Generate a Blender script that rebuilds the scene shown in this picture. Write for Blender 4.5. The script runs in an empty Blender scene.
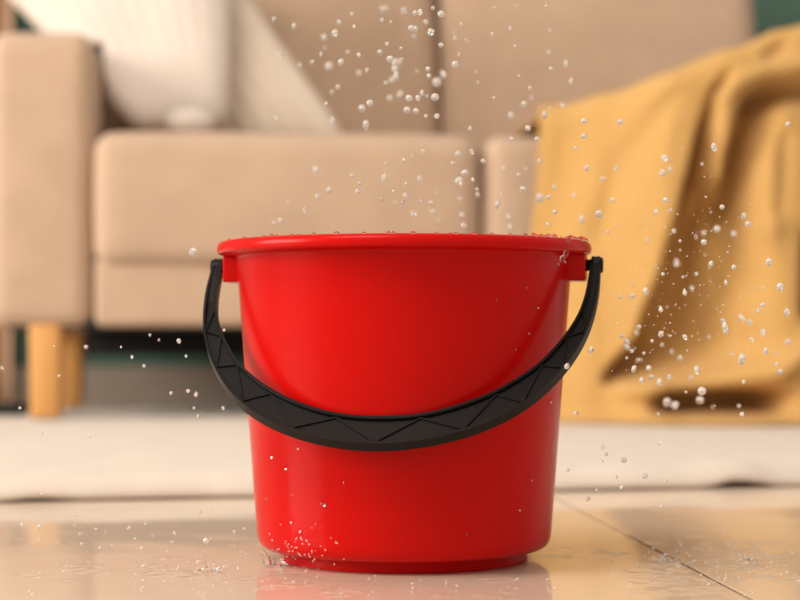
import bpy, bmesh, math, random
import numpy as np
from mathutils import Vector, Matrix, noise
R = math.radians
scene = bpy.context.scene
COL = scene.collection
random.seed(7)

# ------------------------------------------------------------------ camera
FPX, HOR, CAMH = 1860.0, 333.0, 0.163
PITCH = math.atan((HOR - 300) / FPX)
cd = bpy.data.cameras.new('camera')
cam = bpy.data.objects.new('camera', cd); COL.objects.link(cam)
cam.location = (0, 0, CAMH)
cam.rotation_euler = (R(90) + PITCH, 0, 0)
cd.sensor_width = 36.0
cd.lens = FPX / 800 * 36
cd.clip_start = 0.05
cd.dof.use_dof = True
cd.dof.focus_distance = 1.245
cd.dof.aperture_fstop = 5.4
scene.camera = cam

# ------------------------------------------------------------------ world and light
w = bpy.data.worlds.new('world'); scene.world = w; w.use_nodes = True
bg = w.node_tree.nodes['Background']
bg.inputs[0].default_value = (1.0, 0.90, 0.79, 1)
bg.inputs[1].default_value = 0.69

def area(name, loc, target, sx, sy, power, col):
    l = bpy.data.lights.new(name, 'AREA'); l.shape = 'RECTANGLE'; l.size = sx; l.size_y = sy
    l.energy = power; l.color = col
    o = bpy.data.objects.new(name, l); COL.objects.link(o)
    o.location = loc
    o.rotation_euler = (Vector(target) - Vector(loc)).to_track_quat('-Z', 'Y').to_euler()
    return o
area('window_light', (-4.5, 0.6, 1.8), (0.0, 2.0, 0.35), 2.6, 2.2, 285, (1.0, 0.92, 0.82))
area('overhead_fill', (-0.9, 0.2, 2.6), (0.3, 3.6, 0.8), 1.2, 1.2, 66, (1.0, 0.90, 0.78))  # unseen overhead fill, added to brighten the sofa back and upper faces

vs = scene.view_settings
vs.view_transform = 'Standard'; vs.look = 'None'; vs.gamma = 1.0; vs.exposure = 0.0
vs.use_curve_mapping = False

# ------------------------------------------------------------------ helpers
def ray(px, py):
    cx, cz = (px - 400) / FPX, -(py - 300) / FPX
    return Vector((cx, math.cos(PITCH) - cz * math.sin(PITCH), math.sin(PITCH) + cz * math.cos(PITCH)))
def at(px, py, depth):
    d = ray(px, py); return Vector((0, 0, CAMH)) + d * (depth / d.y)

def tag(o, label=None, cat=None, group=None, kind=None):
    if label: o['label'] = label
    if cat: o['category'] = cat
    if group: o['group'] = group
    if kind: o['kind'] = kind
    return o
def empty(name, loc, rz=0):
    o = bpy.data.objects.new(name, None); COL.objects.link(o)
    o.location = loc; o.rotation_euler = (0, 0, rz); o.empty_display_size = 0.05
    return o
def link(name, me, mat, parent=None, smooth=True):
    if smooth:
        for p in me.polygons: p.use_smooth = True
    if mat and not me.materials: me.materials.append(mat)
    o = bpy.data.objects.new(name, me); COL.objects.link(o)
    if parent: o.parent = parent
    return o
def mesh_from(verts, faces):
    me = bpy.data.meshes.new('m'); me.from_pydata(verts, [], faces); me.update(); return me
def bm_mesh(bm):
    me = bpy.data.meshes.new('m'); bm.normal_update(); bm.to_mesh(me); bm.free(); return me
def box_bm(x0, x1, y0, y1, z0, z1, bev=0.0, seg=3):
    bm = bmesh.new()
    bmesh.ops.create_cube(bm, size=1)
    for v in bm.verts:
        v.co = Vector(((x0 + x1) / 2 + v.co.x * (x1 - x0), (y0 + y1) / 2 + v.co.y * (y1 - y0), (z0 + z1) / 2 + v.co.z * (z1 - z0)))
    if bev: bmesh.ops.bevel(bm, geom=bm.edges[:], offset=bev, segments=seg, profile=0.5, affect='EDGES')
    return bm
def grid_mesh(nu, nv, fn, close_u=False):
    verts = [fn(i, j) for j in range(nv) for i in range(nu)]
    faces = []
    for j in range(nv - 1):
        for i in range(nu - (0 if close_u else 1)):
            a = j * nu + i; b = j * nu + (i + 1) % nu
            faces.append((a, b, b + nu, a + nu))
    return mesh_from(verts, faces)
def lathe(profile, n=96):
    return grid_mesh(n, len(profile), lambda i, j: (profile[j][0] * math.cos(2 * math.pi * i / n), profile[j][0] * math.sin(2 * math.pi * i / n), profile[j][1]), True)
def cushion(x0, x1, y0, y1, z0, z1, r, bulge=(0, 0, 0), n=22, wr=0.0, seed=0):
    """soft rounded box: rounded edges, faces bulging out, slight wrinkles"""
    bm = bmesh.new(); bmesh.ops.create_cube(bm, size=2)
    bmesh.ops.subdivide_edges(bm, edges=bm.edges[:], cuts=n, use_grid_fill=True)
    h = Vector(((x1 - x0) / 2, (y1 - y0) / 2, (z1 - z0) / 2)); c = Vector(((x0 + x1) / 2, (y0 + y1) / 2, (z0 + z1) / 2))
    def ease(t, hk):      # more points near the edges
        a = min(0.9, r / hk)
        s = math.copysign(1, t); t = abs(t)
        k = 0.62
        return s * (t / k * (1 - a) if t < k else (1 - a) + (t - k) / (1 - k) * a)
    for v in bm.verts:
        p = Vector([ease(v.co[k], h[k]) for k in range(3)])
        q = Vector([max(-(h[k] - r), min(h[k] - r, p[k] * h[k])) for k in range(3)])
        d = Vector([p[k] * h[k] for k in range(3)]) - q
        if d.length > 1e-9: d = d.normalized() * r
        o = q + d
        for k in range(3):
            a, b = [x for x in range(3) if x != k]
            o[k] += math.copysign(1, p[k]) * abs(p[k]) ** 3 * bulge[k] * (1 - p[a] ** 2) * (1 - p[b] ** 2)
        if wr: o += d.normalized() * wr * noise.noise(Vector((o.x * 7 + seed, o.y * 7, o.z * 7))) if d.length > 1e-9 else Vector()
        v.co = c + o
    return bm_mesh(bm)
def tube(pts, radii, n=8, cap=True):
    verts, faces = [], []
    m = len(pts); pts = [Vector(p) for p in pts]
    for k in range(m):
        t = (pts[min(k + 1, m - 1)] - pts[max(k - 1, 0)]).normalized()
        a = t.cross(Vector((0.3, 1, 0.2))).normalized(); b = t.cross(a)
        for i in range(n):
            th = 2 * math.pi * i / n
            verts.append(pts[k] + (a * math.cos(th) + b * math.sin(th)) * radii[k])
    for k in range(m - 1):
        for i in range(n):
            faces.append((k * n + i, k * n + (i + 1) % n, (k + 1) * n + (i + 1) % n, (k + 1) * n + i))
    if cap:
        faces.append(tuple(range(n))[::-1]); faces.append(tuple((m - 1) * n + i for i in range(n)))
    return verts, faces
def fix_normals(me):
    bm = bmesh.new(); bm.from_mesh(me); bmesh.ops.recalc_face_normals(bm, faces=bm.faces[:]); bm.to_mesh(me); bm.free(); return me
def spline(pts, n):
    """Catmull-Rom through 2-D points, n samples"""
    out = []
    m = len(pts) - 1
    P = [tuple(2 * a - b for a, b in zip(pts[0], pts[1]))] + list(pts) + [tuple(2 * a - b for a, b in zip(pts[-1], pts[-2]))]
    for k in range(n):
        t = k / (n - 1) * m; i = min(int(t), m - 1); f = t - i
        p0, p1, p2, p3 = P[i:i + 4]
        out.append(tuple(0.5 * (2 * b + (c - a) * f + (2 * a - 5 * b + 4 * c - d) * f * f + (3 * b - a - 3 * c + d) * f ** 3) for a, b, c, d in zip(p0, p1, p2, p3)))
    return out
def interp(x, table):
    if x <= table[0][0]: return table[0][1]
    for (a, fa), (b, fb) in zip(table, table[1:]):
        if x <= b:
            t = (x - a) / (b - a); t = t * t * (3 - 2 * t) * 0.4 + t * 0.6
            return fa + (fb - fa) * t
    return table[-1][1]

# ------------------------------------------------------------------ materials
def mat(name, col, rough=0.5, spec=0.5, coat=0.0, coat_rough=0.05, sheen=0.0, var=0.0, var_scale=8.0, bump=0.0, bump_scale=200.0, bump_kind='noise', stretch=(1, 1, 1), col2=None, sss=0.0):
    m = bpy.data.materials.new(name); m.use_nodes = True
    nt = m.node_tree; b = nt.nodes['Principled BSDF']
    b.inputs['Base Color'].default_value = (*col, 1); b.inputs['Roughness'].default_value = rough
    b.inputs['Specular IOR Level'].default_value = spec
    b.inputs['Coat Weight'].default_value = coat; b.inputs['Coat Roughness'].default_value = coat_rough
    b.inputs['Sheen Weight'].default_value = sheen
    if sss:
        b.inputs['Subsurface Weight'].default_value = sss; b.inputs['Subsurface Scale'].default_value = 0.01
    tc = nt.nodes.new('ShaderNodeTexCoord'); mp = nt.nodes.new('ShaderNodeMapping')
    mp.inputs['Scale'].default_value = stretch
    nt.links.new(tc.outputs['Object'], mp.inputs['Vector'])
    if var:
        n = nt.nodes.new('ShaderNodeTexNoise'); n.inputs['Scale'].default_value = var_scale; n.inputs['Detail'].default_value = 5
        nt.links.new(mp.outputs[0], n.inputs['Vector'])
        mx = nt.nodes.new('ShaderNodeMix'); mx.data_type = 'RGBA'
        c2 = col2 or tuple(c * (1 - var) for c in col)
        mx.inputs[6].default_value = (*col, 1); mx.inputs[7].default_value = (*c2, 1)
        rr = nt.nodes.new('ShaderNodeMapRange'); rr.inputs[1].default_value = 0.3; rr.inputs[2].default_value = 0.7
        nt.links.new(n.outputs[0], rr.inputs[0]); nt.links.new(rr.outputs[0], mx.inputs[0])
        nt.links.new(mx.outputs[2], b.inputs['Base Color'])
    if bump:
        if bump_kind == 'weave':
            t1 = nt.nodes.new('ShaderNodeTexWave'); t1.bands_direction = 'X'; t1.inputs['Scale'].default_value = bump_scale
            t2 = nt.nodes.new('ShaderNodeTexWave'); t2.bands_direction = 'Z'; t2.inputs['Scale'].default_value = bump_scale
            for t in (t1, t2):
                t.inputs['Distortion'].default_value = 1.5; nt.links.new(mp.outputs[0], t.inputs['Vector'])
            ad = nt.nodes.new('ShaderNodeMath'); ad.operation = 'ADD'
            nt.links.new(t1.outputs[1], ad.inputs[0]); nt.links.new(t2.outputs[1], ad.inputs[1]); src = ad.outputs[0]
        else:
            t1 = nt.nodes.new('ShaderNodeTexNoise'); t1.inputs['Scale'].default_value = bump_scale; t1.inputs['Detail'].default_value = 4
            nt.links.new(mp.outputs[0], t1.inputs['Vector']); src = t1.outputs[0]
        bp = nt.nodes.new('ShaderNodeBump'); bp.inputs['Strength'].default_value = bump; bp.inputs['Distance'].default_value = 0.002
        nt.links.new(src, bp.inputs['Height']); nt.links.new(bp.outputs[0], b.inputs['Normal'])
    return m
def water_film(name):
    m = bpy.data.materials.new(name); m.use_nodes = True
    nt = m.node_tree; nt.nodes.remove(nt.nodes['Principled BSDF'])
    out = nt.nodes['Material Output']
    tr = nt.nodes.new('ShaderNodeBsdfTransparent'); gl = nt.nodes.new('ShaderNodeBsdfGlossy'); gl.inputs['Roughness'].default_value = 0.03
    fr = nt.nodes.new('ShaderNodeFresnel'); fr.inputs[0].default_value = 1.33
    mx = nt.nodes.new('ShaderNodeMixShader')
    ge = nt.nodes.new('ShaderNodeNewGeometry'); io = nt.nodes.new('ShaderNodeMapRange')   # same reflectance from both sides of the thin film
    io.inputs[3].default_value = 1.33; io.inputs[4].default_value = 1 / 1.33
    nt.links.new(ge.outputs['Backfacing'], io.inputs[0]); nt.links.new(io.outputs[0], fr.inputs[0])
    sc_ = nt.nodes.new('ShaderNodeMath'); sc_.operation = 'MULTIPLY'; sc_.inputs[1].default_value = 0.72
    nt.links.new(fr.outputs[0], sc_.inputs[0]); nt.links.new(sc_.outputs[0], mx.inputs[0]); nt.links.new(tr.outputs[0], mx.inputs[1]); nt.links.new(gl.outputs[0], mx.inputs[2])
    nt.links.new(mx.outputs[0], out.inputs[0])
    return m
def water(name, trans=1.0):
    m = bpy.data.materials.new(name); m.use_nodes = True
    b = m.node_tree.nodes['Principled BSDF']
    b.inputs['Base Color'].default_value = (1, 1, 1, 1); b.inputs['Roughness'].default_value = 0.02
    b.inputs['IOR'].default_value = 1.33; b.inputs['Transmission Weight'].default_value = trans
    return m
M = dict(
    red=mat('red_plastic', (0.47, 0.003, 0.002), 0.25, 0.10, bump=0.02, bump_scale=60),
    black=mat('black_plastic', (0.005, 0.0045, 0.0045), 0.40, 0.16, bump=0.10, bump_scale=500),
    sofa=mat('beige_upholstery', (0.56, 0.395, 0.28), 0.9, 0.2, sheen=0.15, var=0.10, var_scale=14, bump=0.5, bump_scale=110, bump_kind='weave'),
    wood=mat('light_wood', (0.72, 0.36, 0.11), 0.45, 0.4, var=0.25, var_scale=18, stretch=(1, 1, 0.08)),
    blanket=mat('mustard_cotton', (0.66, 0.385, 0.13), 0.95, 0.1, sheen=0.1, var=0.08, var_scale=10, bump=0.5, bump_scale=260, bump_kind='weave'),
    pillow=mat('white_knit', (0.72, 0.63, 0.565), 0.95, 0.1, sheen=0.2, var=0.08, var_scale=10, bump=0.6, bump_scale=160),
    pillow2=mat('cream_knit', (0.84, 0.72, 0.60), 0.95, 0.1, sheen=0.2, var=0.10, var_scale=12, bump=0.6, bump_scale=160),
    rug=mat('cream_pile', (0.70, 0.605, 0.52), 1.0, 0.05, sheen=0.2, var=0.08, var_scale=20, bump=0.8, bump_scale=700),
    tile=mat('beige_tile', (0.69, 0.555, 0.44), 0.20, 0.30, var=1, col2=(0.66, 0.51, 0.39), var_scale=5, bump=0.01, bump_scale=30),
    grout=mat('dark_grout', (0.045, 0.026, 0.015), 0.9, 0.2, var=0.3, var_scale=60),
    wall=mat('teal_paint', (0.075, 0.135, 0.105), 0.85, 0.2, var=0.06, var_scale=4, bump=0.1, bump_scale=300),
    base=mat('white_paint', (0.27, 0.22, 0.18), 0.5, 0.4, var=0.05),
    curtain=mat('beige_curtain', (0.55, 0.38, 0.26), 0.9, 0.1, var=0.1, bump=0.3, bump_scale=200, bump_kind='weave'),
    dark=mat('black_and_shade', (0.012, 0.012, 0.014), 0.5, 0.3, var=0.2),  # also colours the added shade pieces under the sofa
    water=water('lit_white_water', 0.78), bead=water('clear_bead', 1.0), film=water_film('water_film'),  # diffuse white mixed into the drops stands in for bright light on them
)

YAW = R(5.2)
# sofa-local frame: u right along the sofa, v away from the camera
S0 = at(482, 418, 3.0); S0.z = 0.0
SU = Vector((math.cos(YAW), math.sin(YAW), 0)); SV = Vector((-math.sin(YAW), math.cos(YAW), 0))
def to_local(p):
    d = p - S0; return d.dot(SU), d.dot(SV), p.z
def on_v(px, py, v):
    """pixel ray meets the plane v = const of the sofa frame -> (u, z)"""
    o = Vector((0, 0, CAMH)); d = ray(px, py)
    t = (S0 + SV * v - o).dot(SV) / d.dot(SV)
    u, _, z = to_local(o + d * t); return u, z

# ------------------------------------------------------------------ floor
RUG_T = 0.025
fl = link('floor', bm_mesh(box_bm(-2.9, 2.9, -0.6, 4.6, -0.03, -0.0012)), M['grout'], smooth=False)
fl.rotation_euler.z = 0
tag(fl, 'glossy wet beige tile floor with thin dark joints', 'floor', kind='structure')
TS, GAP = 0.80, 0.0034
tile_me = bm_mesh(box_bm(GAP / 2, TS - GAP / 2, GAP / 2, TS - GAP / 2, -0.009, 0.0, 0.0004, 1))
tile_me.materials.append(M['tile'])
T0 = at(755, 600, CAMH * FPX / 267.0); T0.z = 0
TU = Vector((math.cos(R(5.04)), math.sin(R(5.04)), 0)); TV = Vector((-math.sin(R(5.04)), math.cos(R(5.04)), 0))
for i in range(-4, 3):
    for j in range(-2, 5):
        p = T0 + TU * (TS * i) + TV * (TS * j - 0.10)
        c = p + (TU + TV) * TS / 2
        if not (-2.5 < c.x < 2.5 and -0.3 < c.y < 4.3): continue
        o = bpy.data.objects.new('tile', tile_me); COL.objects.link(o)
        o.location = p; o.rotation_euler.z = R(5.04); o.parent = fl

# ------------------------------------------------------------------ back wall, baseboard
WV = 1.02
wl = link('wall_back', bm_mesh(box_bm(-2.6, 2.6, WV, WV + 0.12, -0.03, 2.6)), M['wall'], smooth=False)
wl.location = S0; wl.rotation_euler.z = YAW
tag(wl, 'teal painted wall behind the sofa', 'wall', kind='structure')
bb = link('baseboard_back', bm_mesh(box_bm(-2.6, 2.6, WV - 0.015, WV, 0.0, 0.092, 0.004, 2)), M['base'], smooth=False)
bb.location = S0; bb.rotation_euler.z = YAW
tag(bb, 'pale baseboard along the foot of the teal wall', 'baseboard', kind='structure')

# ------------------------------------------------------------------ rug
def ground(px, py, z=0.0):
    d = ray(px, py); t = (z - CAMH) / d.z; return Vector((0, 0, CAMH)) + d * t
ra, rb = ground(0, 503.5), ground(800, 487)
rdir = (rb - ra).normalized(); rperp = Vector((-rdir.y, rdir.x, 0))
NU, NV = 150, 60
RL = 2.7; rmid = (ra + rb) / 2
LIFT = [(35, 24, 0.0032), (765, 17, 0.0060), (792, 17, 0.0045), (150, 60, 0.0012), (640, 60, 0.0010)]
lifts = [((ground(px, 495) - rmid).dot(rdir), wd / 1000.0, h) for px, wd, h in LIFT]
def rug_fn(i, j):
    s = (i / (NU - 1) - 0.5) * RL
    # row 0-3 : underside edge, then the rounded front edge and the flat top
    lift = sum(h * math.exp(-((s - c) / (wd * 1.1)) ** 2) for c, wd, h in lifts)
    prof = [(0.02, 0.0003), (0.003, 0.0006), (0.0, 0.003), (0.002, 0.0085), (0.009, 0.0155), (0.021, 0.0212), (0.036, 0.0242), (0.055, RUG_T)]
    if j < len(prof): d, z = prof[j]
    else:
        k = (j - len(prof) + 1) / (NV - len(prof)); d = 0.055 + 1.71 * k ** 1.7; z = RUG_T
    wob = 0.004 * noise.noise(Vector((s * 5, 0.3, 0))) + 0.0015 * noise.noise(Vector((s * 25, 0.3, 4)))
    z += lift * math.exp(-(d / 0.05) ** 2) + 0.0006 * noise.noise(Vector((s * 14, d * 14, 2)))* (1 if j > 3 else 0)
    p = rmid + rdir * s + rperp * (d + wob * math.exp(-d / 0.1))
    return (p.x, p.y, max(z, 0.0003))
rug = link('rug', grid_mesh(NU, NV, rug_fn), M['rug'])
fix_normals(rug.data)
tag(rug, 'thick cream rug lying on the tiles under the sofa', 'rug')

# ------------------------------------------------------------------ sofa
ZB = CAMH + 6 / 620.0            # underside of the body
ZS = 0.482; ZA = 0.643; ZC = 0.163 + (333 - 270) / 620.0
sofa = empty('sofa', (S0.x, S0.y, 0), YAW)
tag(sofa, 'beige fabric two-seat sofa with light wooden legs on the cream rug', 'sofa')
AW = 0.165
UL, UR = -0.622, 0.640
def spart(name, me, m, parent=None): return link(name, me, M[m], parent or sofa)
spart('base', cushion(UL + 0.004, UR - 0.004, -0.004, 0.80, ZB, ZC + 0.02, 0.014, (0, 0.004, 0)), 'sofa')
spart('armrest', cushion(UL - AW, UL, 0.012, 0.84, ZB - 0.002, ZA, 0.030, (0.004, 0.006, 0.004), wr=0.002), 'sofa')
spart('armrest', cushion(UR, UR + AW, 0.012, 0.84, ZB - 0.002, ZA, 0.030, (0.004, 0.006, 0.004), wr=0.002), 'sofa')
for k, (a, b) in enumerate(((UL + 0.001, -0.002), (0.002, UR + 0.010))):
    spart('seat_cushion', cushion(a, b, -0.022, 0.62, ZC, ZS, 0.034, (0.0, 0.012, 0.010), wr=0.004, seed=k * 5), 'sofa')
for k, (a, b) in enumerate(((UL + 0.055, -0.003), (0.003, UR - 0.012))):
    o = spart('back_cushion', cushion(a, b, 0.0, 0.17, 0.0, 0.50, 0.045, (0.0, 0.022, 0.015), wr=0.006, seed=20 + k * 5), 'sofa')
    o.location = (0, 0.555 if k == 0 else 0.54, ZS - 0.012); o.rotation_euler.x = R(-9)
spart('shade_sheet', bm_mesh(box_bm(UL - AW + 0.03, UR + AW - 0.03, 0.03, 0.79, ZB - 0.004, ZB + 0.004)), 'dark')  # added black sheet that deepens the shade under the body
spart('shade_strip', bm_mesh(box_bm(UL - 0.09, UR - 0.03, 0.77, 0.80, ZB - 0.055, ZB + 0.002, 0.004, 2)), 'dark')  # added dark strip standing in for shade at the back below the sofa
spart('backrest_frame', cushion(UL - 0.01, UR + 0.01, 0.70, 0.84, ZB, 0.84, 0.02), 'sofa')
lu = [on_v(28, 400, 0.02)[0], on_v(61, 400, 0.02)[0]]
lw = lu[1] - lu[0]
def leg_me():
    bm = box_bm(-lw / 2, lw / 2, -lw / 2, lw / 2, RUG_T + 0.0008, ZB + 0.012, 0.008, 3)
    for v in bm.verts:
        k = 0.90 + 0.10 * (v.co.z - RUG_T) / (ZB - RUG_T); v.co.x *= k; v.co.y *= k
    return bm_mesh(bm)
lme = leg_me(); lme.materials.append(M['wood'])
for uu in (sum(lu) / 2, -sum(lu) / 2):
    for vv in (0.05, 0.49):
        o = link('leg', lme, None, sofa); o.location = (uu, vv, 0)

# ------------------------------------------------------------------ pillows
def pillow(name, corners, v, lean, T, m, label, ribs=0.0, rib_n=10):
    """corners: four (u,z) points bl, br, tr, tl; a stuffed cover with pinched seams"""
    n = 48
    cu = sum(c[0] for c in corners) / 4; z0 = min(c[1] for c in corners)
    bl, br, tr, tl = corners
    def fn(side):
        def f(i, j):
            a, b = i / (n - 1), j / (n - 1)
            x, y = 2 * a - 1, 2 * b - 1
            pinch = 0.05
            # edges bow inwards between the corners
            aa = 0.5 + 0.5 * x * (1 - pinch * (1 - y * y)); bb = 0.5 + 0.5 * y * (1 - pinch * (1 - x * x))
            rk = 1 - 0.10 * (x * x * y * y) ** 2      # rounded corners
            aa = 0.5 + (aa - 0.5) * rk; bb = 0.5 + (bb - 0.5) * rk
            u = (bl[0] * (1 - aa) + br[0] * aa) * (1 - bb) + (tl[0] * (1 - aa) + tr[0] * aa) * bb
            z = (bl[1] * (1 - aa) + br[1] * aa) * (1 - bb) + (tl[1] * (1 - aa) + tr[1] * aa) * bb
            prof = ((1 - x ** 4) * (1 - y ** 4)) ** 0.45
            t = T * prof * (1 + 0.12 * noise.noise(Vector((x * 1.6, y * 1.6, T * 40))))
            t += ribs * prof * (abs(math.sin(a * math.pi * rib_n)) - 0.5)
            # pressed against the armrest below its top, folding softly over it
            over = (ZA + 0.012 - (z - z0 + ZS + 0.012)) / 0.06
            if over > 0 and u < UL + 0.006: u += (UL + 0.006 - u) * min(1, over) ** 0.5
            if 0 < over < 1 and u < UL + 0.004: z += over * 0.06
            return (u - cu, side * t + (z - z0) * math.tan(lean), z - z0)
        return f
    a = grid_mesh(n, n, fn(-1)); b = grid_mesh(n, n, fn(1))
    bm = bmesh.new(); bm.from_mesh(a); bm.from_mesh(b)
    bmesh.ops.remove_doubles(bm, verts=bm.verts[:], dist=1e-5); bmesh.ops.recalc_face_normals(bm, faces=bm.faces[:])
    me = bm_mesh(bm)
    p = S0 + SU * cu + SV * v
    o = link(name, me, m); o.location = (p.x, p.y, ZS + 0.012); o.rotation_euler.z = YAW
    tag(o, label, 'pillow'); return o
v1, v2 = 0.33, 0.44
pc = [on_v(*q, v2) for q in ((150, 121), (358, 122), (225, -75), (60, -70))]
pillow('pillow', pc, 0.385, R(13), 0.050, M['pillow2'], 'cream ribbed knit pillow behind the white pillow, leaning left', 0.004, 9)
pc = [on_v(*q, v1) for q in ((140, 134), (232, 128), (240, -130), (-45, -62))]
pillow('pillow', pc, 0.215, R(17), 0.062, M['pillow'], 'white knit pillow leaning on its corner by the left armrest', 0.002, 11)
# pompom tuft hanging from the corner of the white pillow
u, z = on_v(190, 112, 0.14)
bm = bmesh.new(); bmesh.ops.create_icosphere(bm, subdivisions=4, radius=0.030)
for v in bm.verts:
    v.co *= 1 + 0.10 * noise.noise(v.co * 160); v.co.x *= 1.42; v.co.z *= 0.80
pm = link('pompom', bm_mesh(bm), M['pillow'])
pw = bpy.data.objects['pillow.001'] if 'pillow.001' in bpy.data.objects else bpy.data.objects['pillow']
pm.parent = pw
pwm = Matrix.Translation(pw.location) @ Matrix.Rotation(YAW, 4, 'Z')
q = S0 + SU * u + SV * 0.14; q.z = ZS + 0.012 + 0.021
pm.location = pwm.inverted() @ q

# ------------------------------------------------------------------ mustard blanket over the right seat and armrest
def seg_dist(p, a, b):
    ax, ay = b[0] - a[0], b[1] - a[1]
    t = max(0, min(1, ((p[0] - a[0]) * ax + (p[1] - a[1]) * ay) / (ax * ax + ay * ay)))
    return math.hypot(p[0] - a[0] - t * ax, p[1] - a[1] - t * ay), t
def fold(p, pts, amp):
    """pts: (x, y, width) polyline in face coordinates; a smooth valley or ridge along it"""
    best = 0
    for a, b in zip(pts, pts[1:]):
        d, t = seg_dist(p, a, b); wd = a[2] + (b[2] - a[2]) * t
        best = max(best, math.exp(-(d / wd) ** 2))
    return amp * best
HT = [(0.06, 0.520), (0.10, 0.526), (0.20, 0.542), (0.27, 0.564), (0.37, 0.602), (0.435, 0.632), (0.535, 0.649), (0.65, 0.662), (0.90, 0.664)]
FO = [(0.05, -0.050), (0.12, -0.070), (0.19, -0.115), (0.27, -0.195), (0.35, -0.205), (0.45, -0.200), (0.60, -0.175), (0.80, -0.145), (0.90, -0.10)]
XA = [(60, 712), (84, 697), (108, 683), (150, 674), (210, 664), (270, 652), (335, 632), (376, 604), (420, 585)]
DA = [(78, 0.0), (105, 0.045), (160, 0.100), (220, 0.150), (345, 0.155), (372, 0.10), (386, 0.0)]
WA = [(84, 10), (130, 16), (180, 26), (230, 52), (300, 70), (372, 95)]
XB = [(90, 745), (105, 722), (130, 710), (170, 703), (240, 702), (310, 712), (400, 720)]
DB = [(92, 0.0), (112, 0.065), (150, 0.110), (220, 0.120), (270, 0.07), (320, 0.0)]
def sstep(a, b, x):
    t = max(0.0, min(1.0, (x - a) / (b - a))); return t * t * (3 - 2 * t)
def face_disp(x, y):
    """push back (+) or forward (-) of the hanging face, in metres, from face coordinates (about 620 per metre)"""
    p = (x, y); d = 0
    dx = x - interp(y, XA); wa = interp(y, WA)
    d1 = interp(y, DA) * sstep(-3, 9, dx) * (1 - sstep(wa * 0.55, wa * 1.5, dx))
    dx = x - interp(y, XB)
    d2 = interp(y, DB) * sstep(-3, 9, dx) * (1 - sstep(14, 50, dx))
    d += max(d1, d2) + 0.3 * min(d1, d2)
    # loose roll along the top right, hanging over a hollow
    yb = 92 + max(0, 740 - x) * 0.35
    d += 0.050 * sstep(yb - 2, yb + 7, y) * (1 - sstep(yb + 10, yb + 34, y)) * sstep(705, 735, x)
    # pocket above the hem
    yp = 384 + 0.0006 * (x - 705) ** 2
    d += 0.13 * sstep(yp - 2, yp + 7, y) * (1 - sstep(yp + 18, yp + 34, y)) * sstep(632, 668, x) * (1 - sstep(740, 775, x))
    d += fold(p, [(787, 240, 5), (787, 275, 7), (783, 315, 6)], 0.075)
    d += fold(p, [(793, 405, 6), (780, 420, 8)], 0.04)
    d += fold(p, [(650, 110, 9), (615, 170, 13), (598, 240, 14)], 0.012)
    d += fold(p, [(757, 58, 6), (742, 68, 6)], 0.014) + fold(p, [(792, 50, 5), (786, 62, 5)], 0.012)
    d += fold(p, [(760, 150, 8), (755, 215, 10)], 0.012)
    # ridges
    d -= fold(p, [(694, 110, 6), (690, 160, 7), (684, 215, 8)], 0.034)
    d -= fold(p, [(800, 72, 9), (740, 86, 9), (705, 100, 9)], 0.018)
    d -= fold(p, [(625, 384, 9), (690, 374, 8), (750, 368, 9), (785, 345, 9)], 0.030)
    d -= fold(p, [(735, 150, 14), (742, 230, 16)], 0.016)
    d -= fold(p, [(815, 180, 20), (808, 300, 22), (800, 380, 18)], 0.020)
    d -= fold(p, [(560, 130, 25), (555, 300, 35)], 0.008)
    d += 0.010 * math.sin(x * 0.07 + y * 0.004) * min(1, max(0, (y - 120) / 200.0))
    d += 0.010 * noise.noise(Vector((x * 0.02, y * 0.008, 3)))
    return d
NU, NV = 190, 200
ZBOT = RUG_T + 0.004
def blanket_fn(i, j):
    a = i / (NU - 1); s = j / (NV - 1)
    u = 0.088 + a * (0.865 - 0.088)
    H = interp(u, HT); F = interp(u, FO)
    rc = 0.035
    lt = 0.40; lr = rc * math.pi / 2; lf = H - rc - ZBOT - 0.02; ls = 0.11
    tot = lt + lr + lf + ls; q = s * tot
    sag = 0.0
    if q < lt:
        v = F + rc + (lt - q); z = H - 0.09 * max(0, (lt - q) / lt - 0.25) * (1 if u > 0.15 else 0.2)
        nrm = (0, 1); on_face = max(0, 1 - (lt - q) / 0.12)
    elif q < lt + lr:
        th = (q - lt) / rc; v = F + rc - rc * math.sin(th); z = H - rc + rc * math.cos(th); on_face = 1
    elif q < lt + lr + lf:
        k = q - lt - lr; z = H - rc - k; v = F - 0.05 * (k / lf) ** 2; on_face = 1
    else:
        k = (q - lt - lr - lf) / ls; th = k * math.pi / 2
        z = ZBOT + 0.02 * (1 - math.sin(min(th * 1.6, math.pi / 2))); v = F - 0.05 - 0.012 * min(1, k * 2) - 0.055 * k * (0.6 + 0.6 * noise.noise(Vector((u * 9, 1, 1)))); on_face = 1 - k * 0.75
    x = 482 + u * 620; y = HOR - (z - CAMH) * 620
    d = face_disp(x, y) * on_face
    if q < lt + lr:
        up = 1 - (0 if q < lt else (q - lt) / lr)
        z -= d * up * 0.55; v += d * (1 - up * 0.8)
        z += 0.006 * noise.noise(Vector((u * 16, v * 9, 5)))
    else: v += d
    if q < lt and a < 0.07: z -= (z - ZS - 0.022) * (1 - a / 0.07) ** 1.5
    # the cloth flares to the left as it falls
    if z < H: u -= 0.035 * (1 - a) * min(1, (H - z) / 0.35)
    u += 0.010 * (1 - a) ** 6 * noise.noise(Vector((z * 9, 0, 9)))
    # stay above the seat, the armrest and in front of the body
    if u > 0.60 and v > -0.02: z = max(z, ZA + 0.014)
    elif v > -0.03: z = max(z, ZS + 0.020) if z > 0.45 else z
    if z < 0.50: v = min(v, -0.050)
    return (u, v, max(z, ZBOT))
bme = grid_mesh(NU, NV, blanket_fn); fix_normals(bme)
bl = link('blanket', bme, M['blanket']); bl.location = (S0.x, S0.y, 0); bl.rotation_euler.z = YAW
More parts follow.
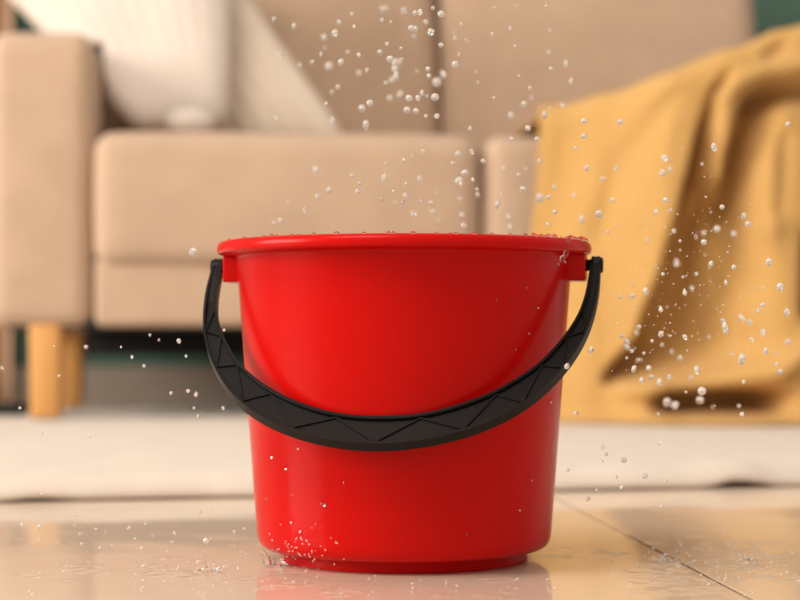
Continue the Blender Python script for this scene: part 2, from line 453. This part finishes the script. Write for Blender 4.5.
sm = bl.modifiers.new('smooth', 'SMOOTH'); sm.factor = 0.5; sm.iterations = 5
sd = bl.modifiers.new('thick', 'SOLIDIFY'); sd.thickness = 0.004; sd.offset = 0
tag(bl, 'mustard yellow blanket draped over the right end of the sofa down to the rug', 'blanket')

# ------------------------------------------------------------------ curtain beside the sofa, dark thing under it
cu, cz = on_v(12, 10, WV - 0.05)
def curt(i, j):
    x = -0.30 * (1 - i / 119); return (x, -0.022 * math.sin(x * 95) - 0.01 * math.sin(x * 41 + j * 0.02), 0.004 + 2.4 * j / 30)
cme = grid_mesh(120, 31, curt)
ct = link('curtain', cme, M['curtain']); p = S0 + SU * cu + SV * (WV - 0.06); ct.location = (p.x, p.y, 0); ct.rotation_euler.z = YAW
ct.modifiers.new('thick', 'SOLIDIFY').thickness = 0.003
tag(ct, 'beige curtain hanging against the teal wall behind the left armrest', 'curtain')
g = ground(8, 416, RUG_T)
bm = box_bm(-0.055, 0.028, -0.03, 0.03, 0, 0.019, 0.008, 3)
bo = link('black_case', bm_mesh(bm), M['dark']); bo.location = (g.x, g.y + 0.03, RUG_T + 0.001); bo.rotation_euler.z = YAW
tag(bo, 'low black object lying on the rug beside the left sofa leg', 'object')

# ------------------------------------------------------------------ bucket
BC = Vector((0.003, 1.35, 0)); PSI = R(-8.7); BH = 0.2285
bucket = empty('bucket', BC, PSI)
tag(bucket, 'red plastic bucket with black handle standing on the wet tiles', 'bucket')
def wall_r(z): return 0.1063 + (0.1213 - 0.1063) * (z - 0.02) / (0.2160 - 0.02)
prof = [(0.0, 0.004), (0.080, 0.004), (0.0865, 0.003), (0.0872, 0.0004), (0.0890, 0.0004), (0.0894, 0.0012), (0.0880, 0.0078), (0.0890, 0.0088), (0.0955, 0.0086), (0.1003, 0.0092), (0.1034, 0.0112), (0.1052, 0.0145), (0.1061, 0.0185)]
prof += [(wall_r(z), z) for z in (0.022, 0.03, 0.05, 0.08, 0.11, 0.14, 0.17, 0.195, 0.210, 0.2160)]
prof += [(0.1216, 0.2178), (0.1228, 0.2188), (0.1300, 0.2191), (0.1332, 0.2194), (0.1347, 0.2202), (0.1353, 0.2216), (0.1354, 0.2235), (0.1348, 0.2262), (0.1333, 0.2279), (0.1310, 0.2285), (0.1262, 0.2284), (0.1240, 0.2278), (0.1222, 0.2262), (0.1205, 0.223)]
prof += [(wall_r(z) - 0.0022, z) for z in (0.212, 0.18, 0.14, 0.10, 0.06, 0.03)] + [(0.103, 0.017), (0.098, 0.012), (0.09, 0.0105), (0.0, 0.0105)]
bme = lathe(prof, 128); fix_normals(bme)
body = link('body', bme, M['red'], bucket)
# moulded lugs carrying the handle pins
ZP = 0.2115
for sgn in (-1, 1):
    bm = box_bm(0.112, 0.1318, -0.0150, 0.0150, ZP - 0.0115, 0.2195, 0.0014, 2)
    for v in bm.verts:
        if v.co.z < ZP and v.co.x < 0.118: v.co.z += 0.0
        v.co.x *= sgn; v.co.y *= 1.15 if abs(v.co.x) < 0.12 else 1
    me = bm_mesh(bm); fix_normals(me)
    link('handle_lug', me, M['red'], bucket, smooth=False)

# handle: curved flat bar with raised flanges and zig-zag ribs
PHI = R(47)
out_h = [(0, .1845), (.0365, .1795), (.071, .1655), (.0988, .1435), (.1205, .1120), (.1345, .0770), (.1412, .0380), (.1422, 0.0), (.1412, -.0055)]
in_h = [(0, .1590), (.0350, .1545), (.0685, .1390), (.0960, .1160), (.1130, .0920), (.1265, .0620), (.1325, .0340), (.1350, 0.0), (.1360, -.0055)]
NH = 61
def mirror(h): return [(-a, b) for a, b in h[:0:-1]] + h
outer, inner = spline(mirror(out_h), 2 * NH - 1), spline(mirror(in_h), 2 * NH - 1)
NP = len(outer)
def hp(s, l, t):      # in the handle's own frame: s across, l along, t out of the face
    l -= 0.0035 * max(0, min(1, l / 0.15))
    return (s, -(l * math.sin(PHI)) - t * math.cos(PHI), -(l * math.cos(PHI)) + t * math.sin(PHI))
def lerp2(a, b, k): return (a[0] + (b[0] - a[0]) * k, a[1] + (b[1] - a[1]) * k)
def width(i): return math.dist(outer[i], inner[i])
FT, WT = 0.0038, 0.0012   # half thickness of flange and web
def hsec(i):
    wd = width(i); fw = min(0.0026, wd * 0.28) / wd
    pts = []
    sec = [(0, FT), (fw * 0.8, FT), (fw, FT - 0.0006), (fw, WT), (1 - fw, WT), (1 - fw, FT - 0.0006), (1 - fw * 0.8, FT), (1, FT), (1, -FT), (1 - fw, -FT), (1 - fw, -WT), (fw, -WT), (fw, -FT), (0, -FT)]
    endk = min(i, NP - 1 - i)
    for k, t in sec:
        if endk < 16 and abs(t) == WT:
            f = min(1.0, (16 - endk) / 5); t = math.copysign(WT + (FT * 0.9 - WT) * f, t)
        q = lerp2(inner[i], outer[i], k); pts.append(hp(q[0], q[1], t))
    return pts
secs = [hsec(i) for i in range(NP)]; ns = len(secs[0])
verts = [p for s in secs for p in s]; faces = []
for i in range(NP - 1):
    for k in range(ns):
        faces.append((i * ns + k, i * ns + (k + 1) % ns, (i + 1) * ns + (k + 1) % ns, (i + 1) * ns + k))
faces.append(tuple(range(ns))[::-1]); faces.append(tuple((NP - 1) * ns + k for k in range(ns)))
hme = mesh_from(verts, faces); fix_normals(hme)
handle = link('handle', hme, M['black'], bucket, smooth=False); handle.location = (0, 0, ZP)
for p in hme.polygons: p.use_smooth = False
# zig-zag ribs, each a sub-part of the handle
def arc_index(frac): return frac * (NP - 1)
def along(fi, k):
    i = min(int(fi), NP - 2); f = fi - i
    return lerp2(lerp2(inner[i], outer[i], k), lerp2(inner[i + 1], outer[i + 1], k), f)
fi, ks, side = 17.0, [], 0
steps = [18, 22, 26, 30, 34, 38.5, 43, 48, 54, 60, 66, 72, 77, 81.5, 86, 90, 94, 98, 102]
for n_, (a, b) in enumerate(zip(steps, steps[1:])):
    k0, k1 = (0.12, 0.88) if n_ % 2 == 0 else (0.88, 0.12)
    P0, P1 = along(a, k0), along(b, k1)
    dx, dy = P1[0] - P0[0], P1[1] - P0[1]; L = math.hypot(dx, dy); nx, ny = -dy / L * 0.0008, dx / L * 0.0008
    top = FT - 0.0014; V = []
    for (P, sg) in ((P0, 1), (P1, 1), (P1, -1), (P0, -1)):
        V.append(hp(P[0] + nx * sg * 1.3, P[1] + ny * sg * 1.3, WT - 0.0003)); 
    for (P, sg) in ((P0, 1), (P1, 1), (P1, -1), (P0, -1)):
        V.append(hp(P[0] + nx * sg * 0.7, P[1] + ny * sg * 0.7, top))
    rme = mesh_from(V, [(0, 1, 2, 3), (4, 5, 6, 7), (0, 1, 5, 4), (1, 2, 6, 5), (2, 3, 7, 6), (3, 0, 4, 7)]); fix_normals(rme)
    link('rib', rme, M['black'], handle, smooth=False)
for sgn in (-1, 1):
    v_, f_ = tube([(sgn * 0.130, 0, 0), (sgn * 0.1375, 0, 0), (sgn * 0.1430, 0, 0), (sgn * 0.1438, 0, 0)], [0.0042, 0.0042, 0.0058, 0.0045], 18)
    pme = mesh_from(v_, f_); fix_normals(pme)
    link('pivot_pin', pme, M['black'], handle)

# ------------------------------------------------------------------ water film on the floor
random.seed(11)
rings = []
for cx0, cy0, cnt in ((205, 572, 5), (150, 568, 3), (75, 578, 4), (262, 566, 4), (660, 566, 20), (720, 560, 22), (770, 562, 20), (690, 585, 20), (590, 560, 5), (480, 590, 4), (330, 590, 5)):
    for _ in range(cnt):
        rings.append((ground(cx0 + random.gauss(0, 32), min(598, cy0 + random.gauss(0, 9))), random.uniform(0.004, 0.013), random.uniform(0.0003, 0.0010)))
nx, ny = 700, 490
gx, gy = np.meshgrid(np.linspace(-0.52, 0.52, nx), np.linspace(1.03, 1.76, ny))
gz = np.array([[0.0013 + 0.00012 * noise.noise(Vector((x * 18, y * 18, 0))) for x in gx[0]] for y in gy[:, 0]])
for c, r, h in rings:
    i0, i1 = np.searchsorted(gx[0], (c.x - 0.03, c.x + 0.03)); j0, j1 = np.searchsorted(gy[:, 0], (c.y - 0.03, c.y + 0.03))
    dx, dy = gx[j0:j1, i0:i1] - c.x, gy[j0:j1, i0:i1] - c.y
    d = np.hypot(dx, dy); th = np.arctan2(dy, dx); ph = random.uniform(0, 6.28)
    rr_ = r * (1 + 0.25 * np.sin(2 * th + ph))
    gz[j0:j1, i0:i1] += h * (0.7 + 0.6 * np.sin(3 * th + ph)) * np.exp(-((d - rr_) / 0.0024) ** 2) - 0.3 * h * np.exp(-(d / (r * 0.6)) ** 2)
gz = np.maximum(gz, 0.0004)
vv = [tuple(v) for v in np.stack((gx, gy, gz), -1).reshape(-1, 3).tolist()]
def wet(x, y):
    e = min(x + 0.49, 0.49 - x, y - 1.035, 1.745 - y)
    n = noise.noise(Vector((x * 6, y * 6, 8))) * 0.06 + noise.noise(Vector((x * 22, y * 22, 8))) * 0.02
    return e > 0.01 + max(0, n) * 0.5
keep = []
for j in range(ny - 1):
    for i in range(nx - 1):
        a = j * nx + i; x, y, _ = vv[a]
        if wet(x, y) and math.hypot(x - BC.x, y - BC.y) > 0.0915: keep.append((a, a + 1, a + nx + 1, a + nx))
bm = bmesh.new(); fm = mesh_from(vv, keep); bm.from_mesh(fm)
bmesh.ops.delete(bm, geom=[v for v in bm.verts if not v.link_faces], context='VERTS')
pd = link('puddle', bm_mesh(bm), M['film'])
tag(pd, 'thin rippled film of water on the tiles around the bucket', 'puddle', kind='stuff')

# ------------------------------------------------------------------ droplets
def drop_mesh(kind):
    bm = bmesh.new(); bmesh.ops.create_icosphere(bm, subdivisions=2, radius=0.5)
    for v in bm.verts:
        if kind == 1:      # falling drop with a drawn-out tail
            if v.co.z > 0: v.co.x *= 1 - 1.5 * v.co.z; v.co.y *= 1 - 1.5 * v.co.z; v.co.z *= 2.1
        elif kind == 2: v.co.x *= 0.75; v.co.z *= 1.35
        elif kind == 3:    # lumpy twin drop
            v.co *= 1 + 0.35 * noise.noise(v.co * 2.2 + Vector((3, 1, 2)))
            v.co.z *= 1.2
    me = bm_mesh(bm); me.materials.append(M['water'])
    for p in me.polygons: p.use_smooth = True
    return me
DM = [drop_mesh(k) for k in range(4)]
bm = bmesh.new(); bmesh.ops.create_icosphere(bm, subdivisions=2, radius=0.5)
for v in bm.verts: v.co.z = max(v.co.z, -0.12) * 0.8 + 0.096
BEAD = bm_mesh(bm); BEAD.materials.append(M['bead'])
for p in BEAD.polygons: p.use_smooth = True
RNG = random.Random(5)
def drop(loc, size, label, group, me=None, tilt=0.0, name='water_droplet'):
    if me is None: me = DM[RNG.choice((0, 0, 0, 2, 3))]
    o = bpy.data.objects.new(name, me); COL.objects.link(o)
    o.location = loc; o.scale = (size, size, size); o.rotation_euler = (RNG.uniform(-.2, .2), tilt, RNG.uniform(0, 6.28))
    tag(o, label, 'droplet', group); return o
# (x, y, width) read off the photograph; negative width = drawn-out drop
SOFA_D = [(294,26,5),(324,37,6),(335,33,6),(352,14,4),(339,22,4),(383,9,6),(387,8,4),(382,20,4),(391,22,3),(404,10,5),(420,12,5),(415,13,5),(433,8,4),(441,14,7),(426,22,5),(411,28,6),(415,29,6),(414,36,4),(431,32,6),(441,45,5),(387,44,4),(380,52,5),(401,48,3),(354,26,3),(348,52,4),(359,55,4),(321,54,4),(325,48,3),(329,66,8),(341,62,6),(300,65,4),(312,62,4),(359,73,5),(367,70,4),(390,59,7),(395,63,7),(399,62,6),(402,59,3),(395,69,7),(396,76,7),(392,80,6),(386,83,4),(417,71,3),(428,69,5),(429,76,5),(437,82,9),(443,74,6),(338,87,5),(332,92,4),(362,108,7),(370,103,7),(390,98,6),(400,94,6),(409,98,7),(418,98,5),(422,93,5),(435,97,8),(407,110,7),(416,111,6),(426,116,4),(437,116,5),(427,96,3),(326,104,4),(276,118,4),(274,19,4),(280,55,4),
 (492,34,3),(455,38,4),(461,24,3),(454,32,3),(467,40,3),(455,64,7),(459,54,3),(476,72,3),(478,82,3),(494,98,3),(515,46,3),(510,28,3),(517,6,3),(495,8,3),(546,6,3),(550,30,3),(549,53,-4),(551,69,4),(566,64,-5),(571,82,-5),(530,88,4),(532,98,-3),(562,105,4),(524,104,6),(511,115,6),(545,115,6),(550,108,3),(519,76,3)]
SEAT_D = [(333,121,6),(366,125,8),(423,151,-4),(404,161,-4),(412,156,3),(316,170,7),(353,175,5),(360,183,4),(358,191,6),(329,190,6),(318,196,6),(305,210,4),(384,177,7),(420,179,5),(406,184,4),(394,191,4),(406,195,6),(403,202,4),(422,201,4),(431,203,5),(414,213,6),(433,212,5),(439,220,3),(395,202,3),(382,199,3),(437,193,3),(386,163,3),(274,223,4),(280,221,-4),(288,202,3),(305,209,3),
 (470,129,-4),(512,139,5),(528,128,6),(537,139,5),(458,154,6),(472,152,5),(483,161,5),(453,163,4),(465,173,7),(459,181,7),(473,180,-4),(478,195,-4),(477,189,4),(504,169,5),(519,175,4),(526,169,3),(523,189,6),(502,194,4),(497,205,6),(508,216,4),(510,227,5),(460,199,4),(464,225,6),(462,215,5)]
BLK_D = [(540,161,5),(540,198,8),(549,197,5),(554,187,4),(555,212,5),(549,224,4),(584,121,6),(584,136,6),(576,148,4),(587,168,6),(574,195,4),(582,220,-6),(599,214,7),(620,122,6),(603,179,5),(616,168,4),(608,232,4),(665,158,7),(663,173,7),(670,169,5),(666,200,6),(656,212,5),(671,210,3),(674,231,5),(613,200,5),
 (714,147,7),(702,164,3),(788,124,5),(722,207,5),(744,216,5),(748,224,6),(717,229,7),(704,233,5),(734,234,6),(696,237,3),(706,197,2),(711,212,2),
 (647,240,4),(677,264,-6),(663,274,4),(683,277,3),(646,292,-6),(633,296,6),(661,310,-5),(685,293,-5),(692,288,4),(620,297,4),(639,327,5),(680,241,3),(680,250,2),(697,274,3),(667,307,2),(670,323,2),(634,310,2),
 (704,242,6),(711,264,5),(734,267,5),(726,283,-4),(769,262,7),(780,287,7),(763,305,5),(758,311,5),(787,312,6),(742,319,-6),(750,322,5),(723,321,5),(725,327,-6),(696,274,3),(705,255,2),(763,288,3),
 (591,350,6),(567,366,5),(576,413,5),(622,336,5),(627,342,7),(627,347,6),(632,351,4),(637,333,4),(661,334,6),(652,341,4),(662,345,4),(644,353,3),(638,360,4),(641,360,3),(627,358,3),(634,369,6),(649,368,6),(651,377,6),(642,380,6),(660,382,6),(669,377,5),(672,352,4),(667,402,8),(675,405,7),(658,414,4),(670,336,3),(680,358,6),
 (726,331,-6),(763,332,6),(752,339,4),(685,337,5),(709,337,3),(766,351,6),(788,342,6),(742,359,9),(732,354,3),(780,372,6),(777,364,4),(775,353,3),(744,382,4),(739,406,4),(742,414,4),(702,391,9),(700,400,8),(697,370,7),(691,378,5),(686,392,3),(747,349,2),(736,330,2),(713,407,3)]
LEFT_D = [(86,347,4),(132,357,3),(121,347,2),(54,346,2),(59,376,3),(2,368,3),(20,408,3),(144,366,3),(150,335,2.5),(179,341,4),(159,340,2),(188,391,4),(196,395,-4),(194,408,3),(198,416,3),(171,393,3),(223,408,3),(224,330,3),(186,356,2.5)]
RUG_D = [(603,447,4),(624,460,6),(606,454,4),(660,442,4),(645,476,6),(616,477,4),(568,470,3.5),(603,461,2),(588,499,4),(621,487,3.5),(597,490,3),(661,507,4),(666,481,4),(42,433,3),(90,436,2.5),(42,494,2.5)]
LOW_D = [(39,527,4.5),(22,525,3),(74,515,2.5),(75,526,2.5),(96,529,3),(80,534,2.5),(82,544,3),(58,543,2.5),(100,548,3.5),(112,546,3),(34,594,3.5),(40,573,3),(64,572,2.5),(26,545,2.5),(38,540,2.5),(46,544,2),(129,528,3),(144,566,3),(142,548,3.5),(172,542,3),(135,539,3),(200,512,3),(143,588,3),(174,533,2.5),(145,524,2.5),(234,532,3),(244,529,3),(211,539,2.5),(198,562,3),(214,565,3),(238,569,3)]
def put(lst, label, group, dmin, dmax, tilt=0.1):
    for x, y, s in lst:
        d = RNG.uniform(dmin, dmax); dg = CAMH * FPX / max(1, y - HOR)
        if y > HOR: d = min(d, dg * 0.985 - 0.012)
        p = at(x, y, d); pre = 'long streaked ' if s < 0 else 'large ' if s >= 7 else 'tiny ' if s <= 3 else 'small '
        if p.z < BH + 0.02 and math.hypot(p.x - BC.x, p.y - BC.y) < 0.15:   # keep clear of the bucket
            p = at(x, y, 1.35 + math.copysign(0.165, d - 1.35))
        drop(p, abs(s) * 1.0 / FPX * p.y, pre + label, group + ', ' + pre, DM[1] if s < 0 else None, RNG.gauss(tilt, 0.12))
put(SOFA_D, 'clear water droplet in the air high above the bucket before the sofa back', 'falling droplets before the sofa back', 1.14, 1.62)
put(SEAT_D, 'clear water droplet just above the red rim before the sofa seat', 'droplets before the sofa seat', 1.16, 1.56)
put(BLK_D, 'clear water droplet flying right of the bucket before the mustard blanket', 'droplets before the mustard blanket', 1.12, 1.60, -0.22)
put(LEFT_D, 'clear water droplet left of the bucket before the dark gap under sofa', 'droplets left of the bucket', 1.22, 1.40)
put(RUG_D, 'clear water droplet in the air before the cream rug', 'droplets before the rug', 1.18, 1.40)
put(LOW_D, 'clear water droplet hopping low over the wet tiles left of the bucket', 'low droplets left of the bucket', 1.16, 1.42)
# single droplets that stand out
p = at(193, 252, 1.30); drop(p, 0.0060, 'large round water droplet hanging alone left of the red rim', None, DM[0])
p = at(206, 541, 1.27); drop(p, 0.0046, 'round water drop thrown up from the small splash left of bucket', None, DM[0])

# beads on the rim and on the bucket wall
def bead(loc, nrm, size, label, group, me=BEAD):
    o = drop(loc, size, label, group, me, name='water_bead'); o.rotation_mode = 'QUATERNION'
    o.rotation_quaternion = Vector(nrm).to_track_quat('Z', 'Y'); return o
rim_px = [228, 246, 268, 276, 281, 297, 303, 318, 340, 366, 389, 393, 412, 434, 447, 452, 470, 487, 505, 521, 531, 539, 546, 566, 574, 581]
for x in rim_px:
    r = 0.1315; dx = (x - 404) / 1430.0
    dx = max(-0.129, min(0.129, dx))
    p = BC + Vector((dx, -math.sqrt(r * r - dx * dx), 0.2281))
    bead(p, (0, 0, 1), RNG.uniform(0.0022, 0.0042), 'small water bead sitting on the top of the red bucket rim', 'beads on the bucket rim')
for x, y, s in [(272,457,3.5),(286,468,3.5),(323,504,5),(292,494,2.5),(336,542,3),(316,525,2.5),(267,498,2.5),(298,448,2.5),(343,482,2),(405,528,2),(467,534,2.2),(291,522,2.5),(300,531,2.5),(529,333,2),(516,349,2),(540,392,2.2),(551,402,2.5),(497,300,2),(527,287,2),(538,307,2.5),(306,540,2.5),(455,455,2),(532,480,2),(520,510,2)]:
    d = ray(x, y); t = 1.2
    for _ in range(4000):
        q = Vector((0, 0, CAMH)) + d * t
        if math.hypot(q.x - BC.x, q.y - BC.y) <= wall_r(q.z): break
        t += 0.0001
    n = Vector((q.x - BC.x, q.y - BC.y, 0)).normalized()
    bead(q, n, s / FPX * 1.25 * 1.3, 'tiny water bead on the red side of the bucket', 'beads on the bucket wall')

# water running over the rim at the right lug
def blob_mesh(balls, vox=0.0006):
    bm = bmesh.new()
    for p, r in balls:
        t = bmesh.ops.create_icosphere(bm, subdivisions=2, radius=r, matrix=Matrix.Translation(p))
    me = bm_mesh(bm)
    o = bpy.data.objects.new('tmp', me); COL.objects.link(o)
    rm = o.modifiers.new('r', 'REMESH'); rm.mode = 'VOXEL'; rm.voxel_size = vox
    s_ = o.modifiers.new('s', 'SMOOTH'); s_.iterations = 3
    dg = bpy.context.evaluated_depsgraph_get(); m2 = bpy.data.meshes.new_from_object(o.evaluated_get(dg))
    bpy.data.objects.remove(o); bpy.data.meshes.remove(me); return m2
random.seed(3)
balls = []
for k in range(16):      # water creeping along the top of the rim
    an = R(-52 + k * 3.3); r = 0.1315
    balls.append((BC + Vector((r * math.cos(an), r * math.sin(an), 0.2285)), random.uniform(0.0012, 0.0028)))
for k in range(12):       # and down its outer face
    an = R(-34 + random.uniform(-3, 2)); balls.append((BC + Vector((math.cos(an), math.sin(an), 0)) * (0.1355 - 0.0004 * k) + Vector((0, 0, 0.2275 - k * 0.0016)), random.uniform(0.0010, 0.0020)))
sp = link('rim_splash', blob_mesh(balls), M['bead'])
tag(sp, 'clear water spilling over the red rim at the right handle lug', 'splash')

# splash crowns on the tiles
def crown(px, py, n, hgt, spread, label, seed):
    rr = random.Random(seed); g = ground(px, py); balls = []
    for k in range(n):
        an = rr.uniform(0, 6.28); r0 = rr.uniform(0.2, 1) * spread; h = hgt * rr.uniform(0.25, 1)
        lean = rr.uniform(0.3, 1.8) * spread
        m = int(6 + h / 0.0012)
        for q in range(m):
            t = q / m; rad = 0.0010 * (1 - 0.62 * t) * rr.uniform(0.8, 1.15)
            balls.append((g + Vector((math.cos(an) * (r0 + lean * t * t), math.sin(an) * (r0 + lean * t * t) , 0.0016 + h * t)), rad))
        if rr.random() < 0.6: balls.append((g + Vector((math.cos(an) * (r0 + lean * 1.3), math.sin(an) * (r0 + lean * 1.3), h * 1.2)), 0.0009))
    for k in range(26):
        an = k / 26 * 6.28
        if rr.random() < 0.45: continue
        balls.append((g + Vector((math.cos(an) * spread, math.sin(an) * spread, 0.0013)), rr.uniform(0.0007, 0.0013)))
    o = link('splash_crown', blob_mesh(balls, 0.0005), M['bead']); tag(o, label, 'splash')
crown(275, 566, 9, 0.016, 0.008, 'water splash leaping up at the lower left foot of the bucket', 1)
crown(209, 572, 7, 0.012, 0.007, 'small water splash rising from the tiles left of the bucket', 2)
crown(668, 562, 6, 0.007, 0.008, 'small water splash on the tile joint right of the bucket', 3)
crown(745, 562, 6, 0.006, 0.008, 'low water splash on the tiles at the far right', 4)

# fine spray nobody could count: specks above the tiles and around the bucket foot
rs = random.Random(21); bm = bmesh.new()
def speck(p, r): bmesh.ops.create_icosphere(bm, subdivisions=1, radius=r, matrix=Matrix.Translation(p))
for k in range(330):
    side = rs.random()
    if side < 0.55: x, y = rs.gauss(715, 50), rs.gauss(566, 17)
    elif side < 0.80: x, y = rs.gauss(215, 60), rs.gauss(572, 14)
    elif side < 0.92: x, y = rs.uniform(270, 560), rs.uniform(578, 598)
    else: x, y = rs.uniform(5, 240), rs.uniform(510, 598)
    y = min(598, max(508, y)); g = ground(x, y)
    if math.hypot(g.x - BC.x, g.y - BC.y) < 0.1 : continue
    speck(g + Vector((0, 0, 0.001 + abs(rs.gauss(0, 0.003)))), rs.uniform(0.0003, 0.0010))
for k in range(170):
    x, y = rs.gauss(672, 40), rs.gauss(290, 55)
    if x < 610 or y > 420: continue
    speck(at(x, y, rs.uniform(1.2, 1.36)), rs.uniform(0.0003, 0.0007))
for k in range(60):
    x, y = rs.gauss(292, 20), rs.gauss(555, 11); y = min(y, 572)
    speck(at(x, y, rs.uniform(1.20, 1.225)), rs.uniform(0.0003, 0.0006))
sme = bm_mesh(bm); sp = link('fine_water_spray', sme, M['water'])
tag(sp, 'fine specks of water spray over the tiles and around the bucket', 'water spray', kind='stuff')
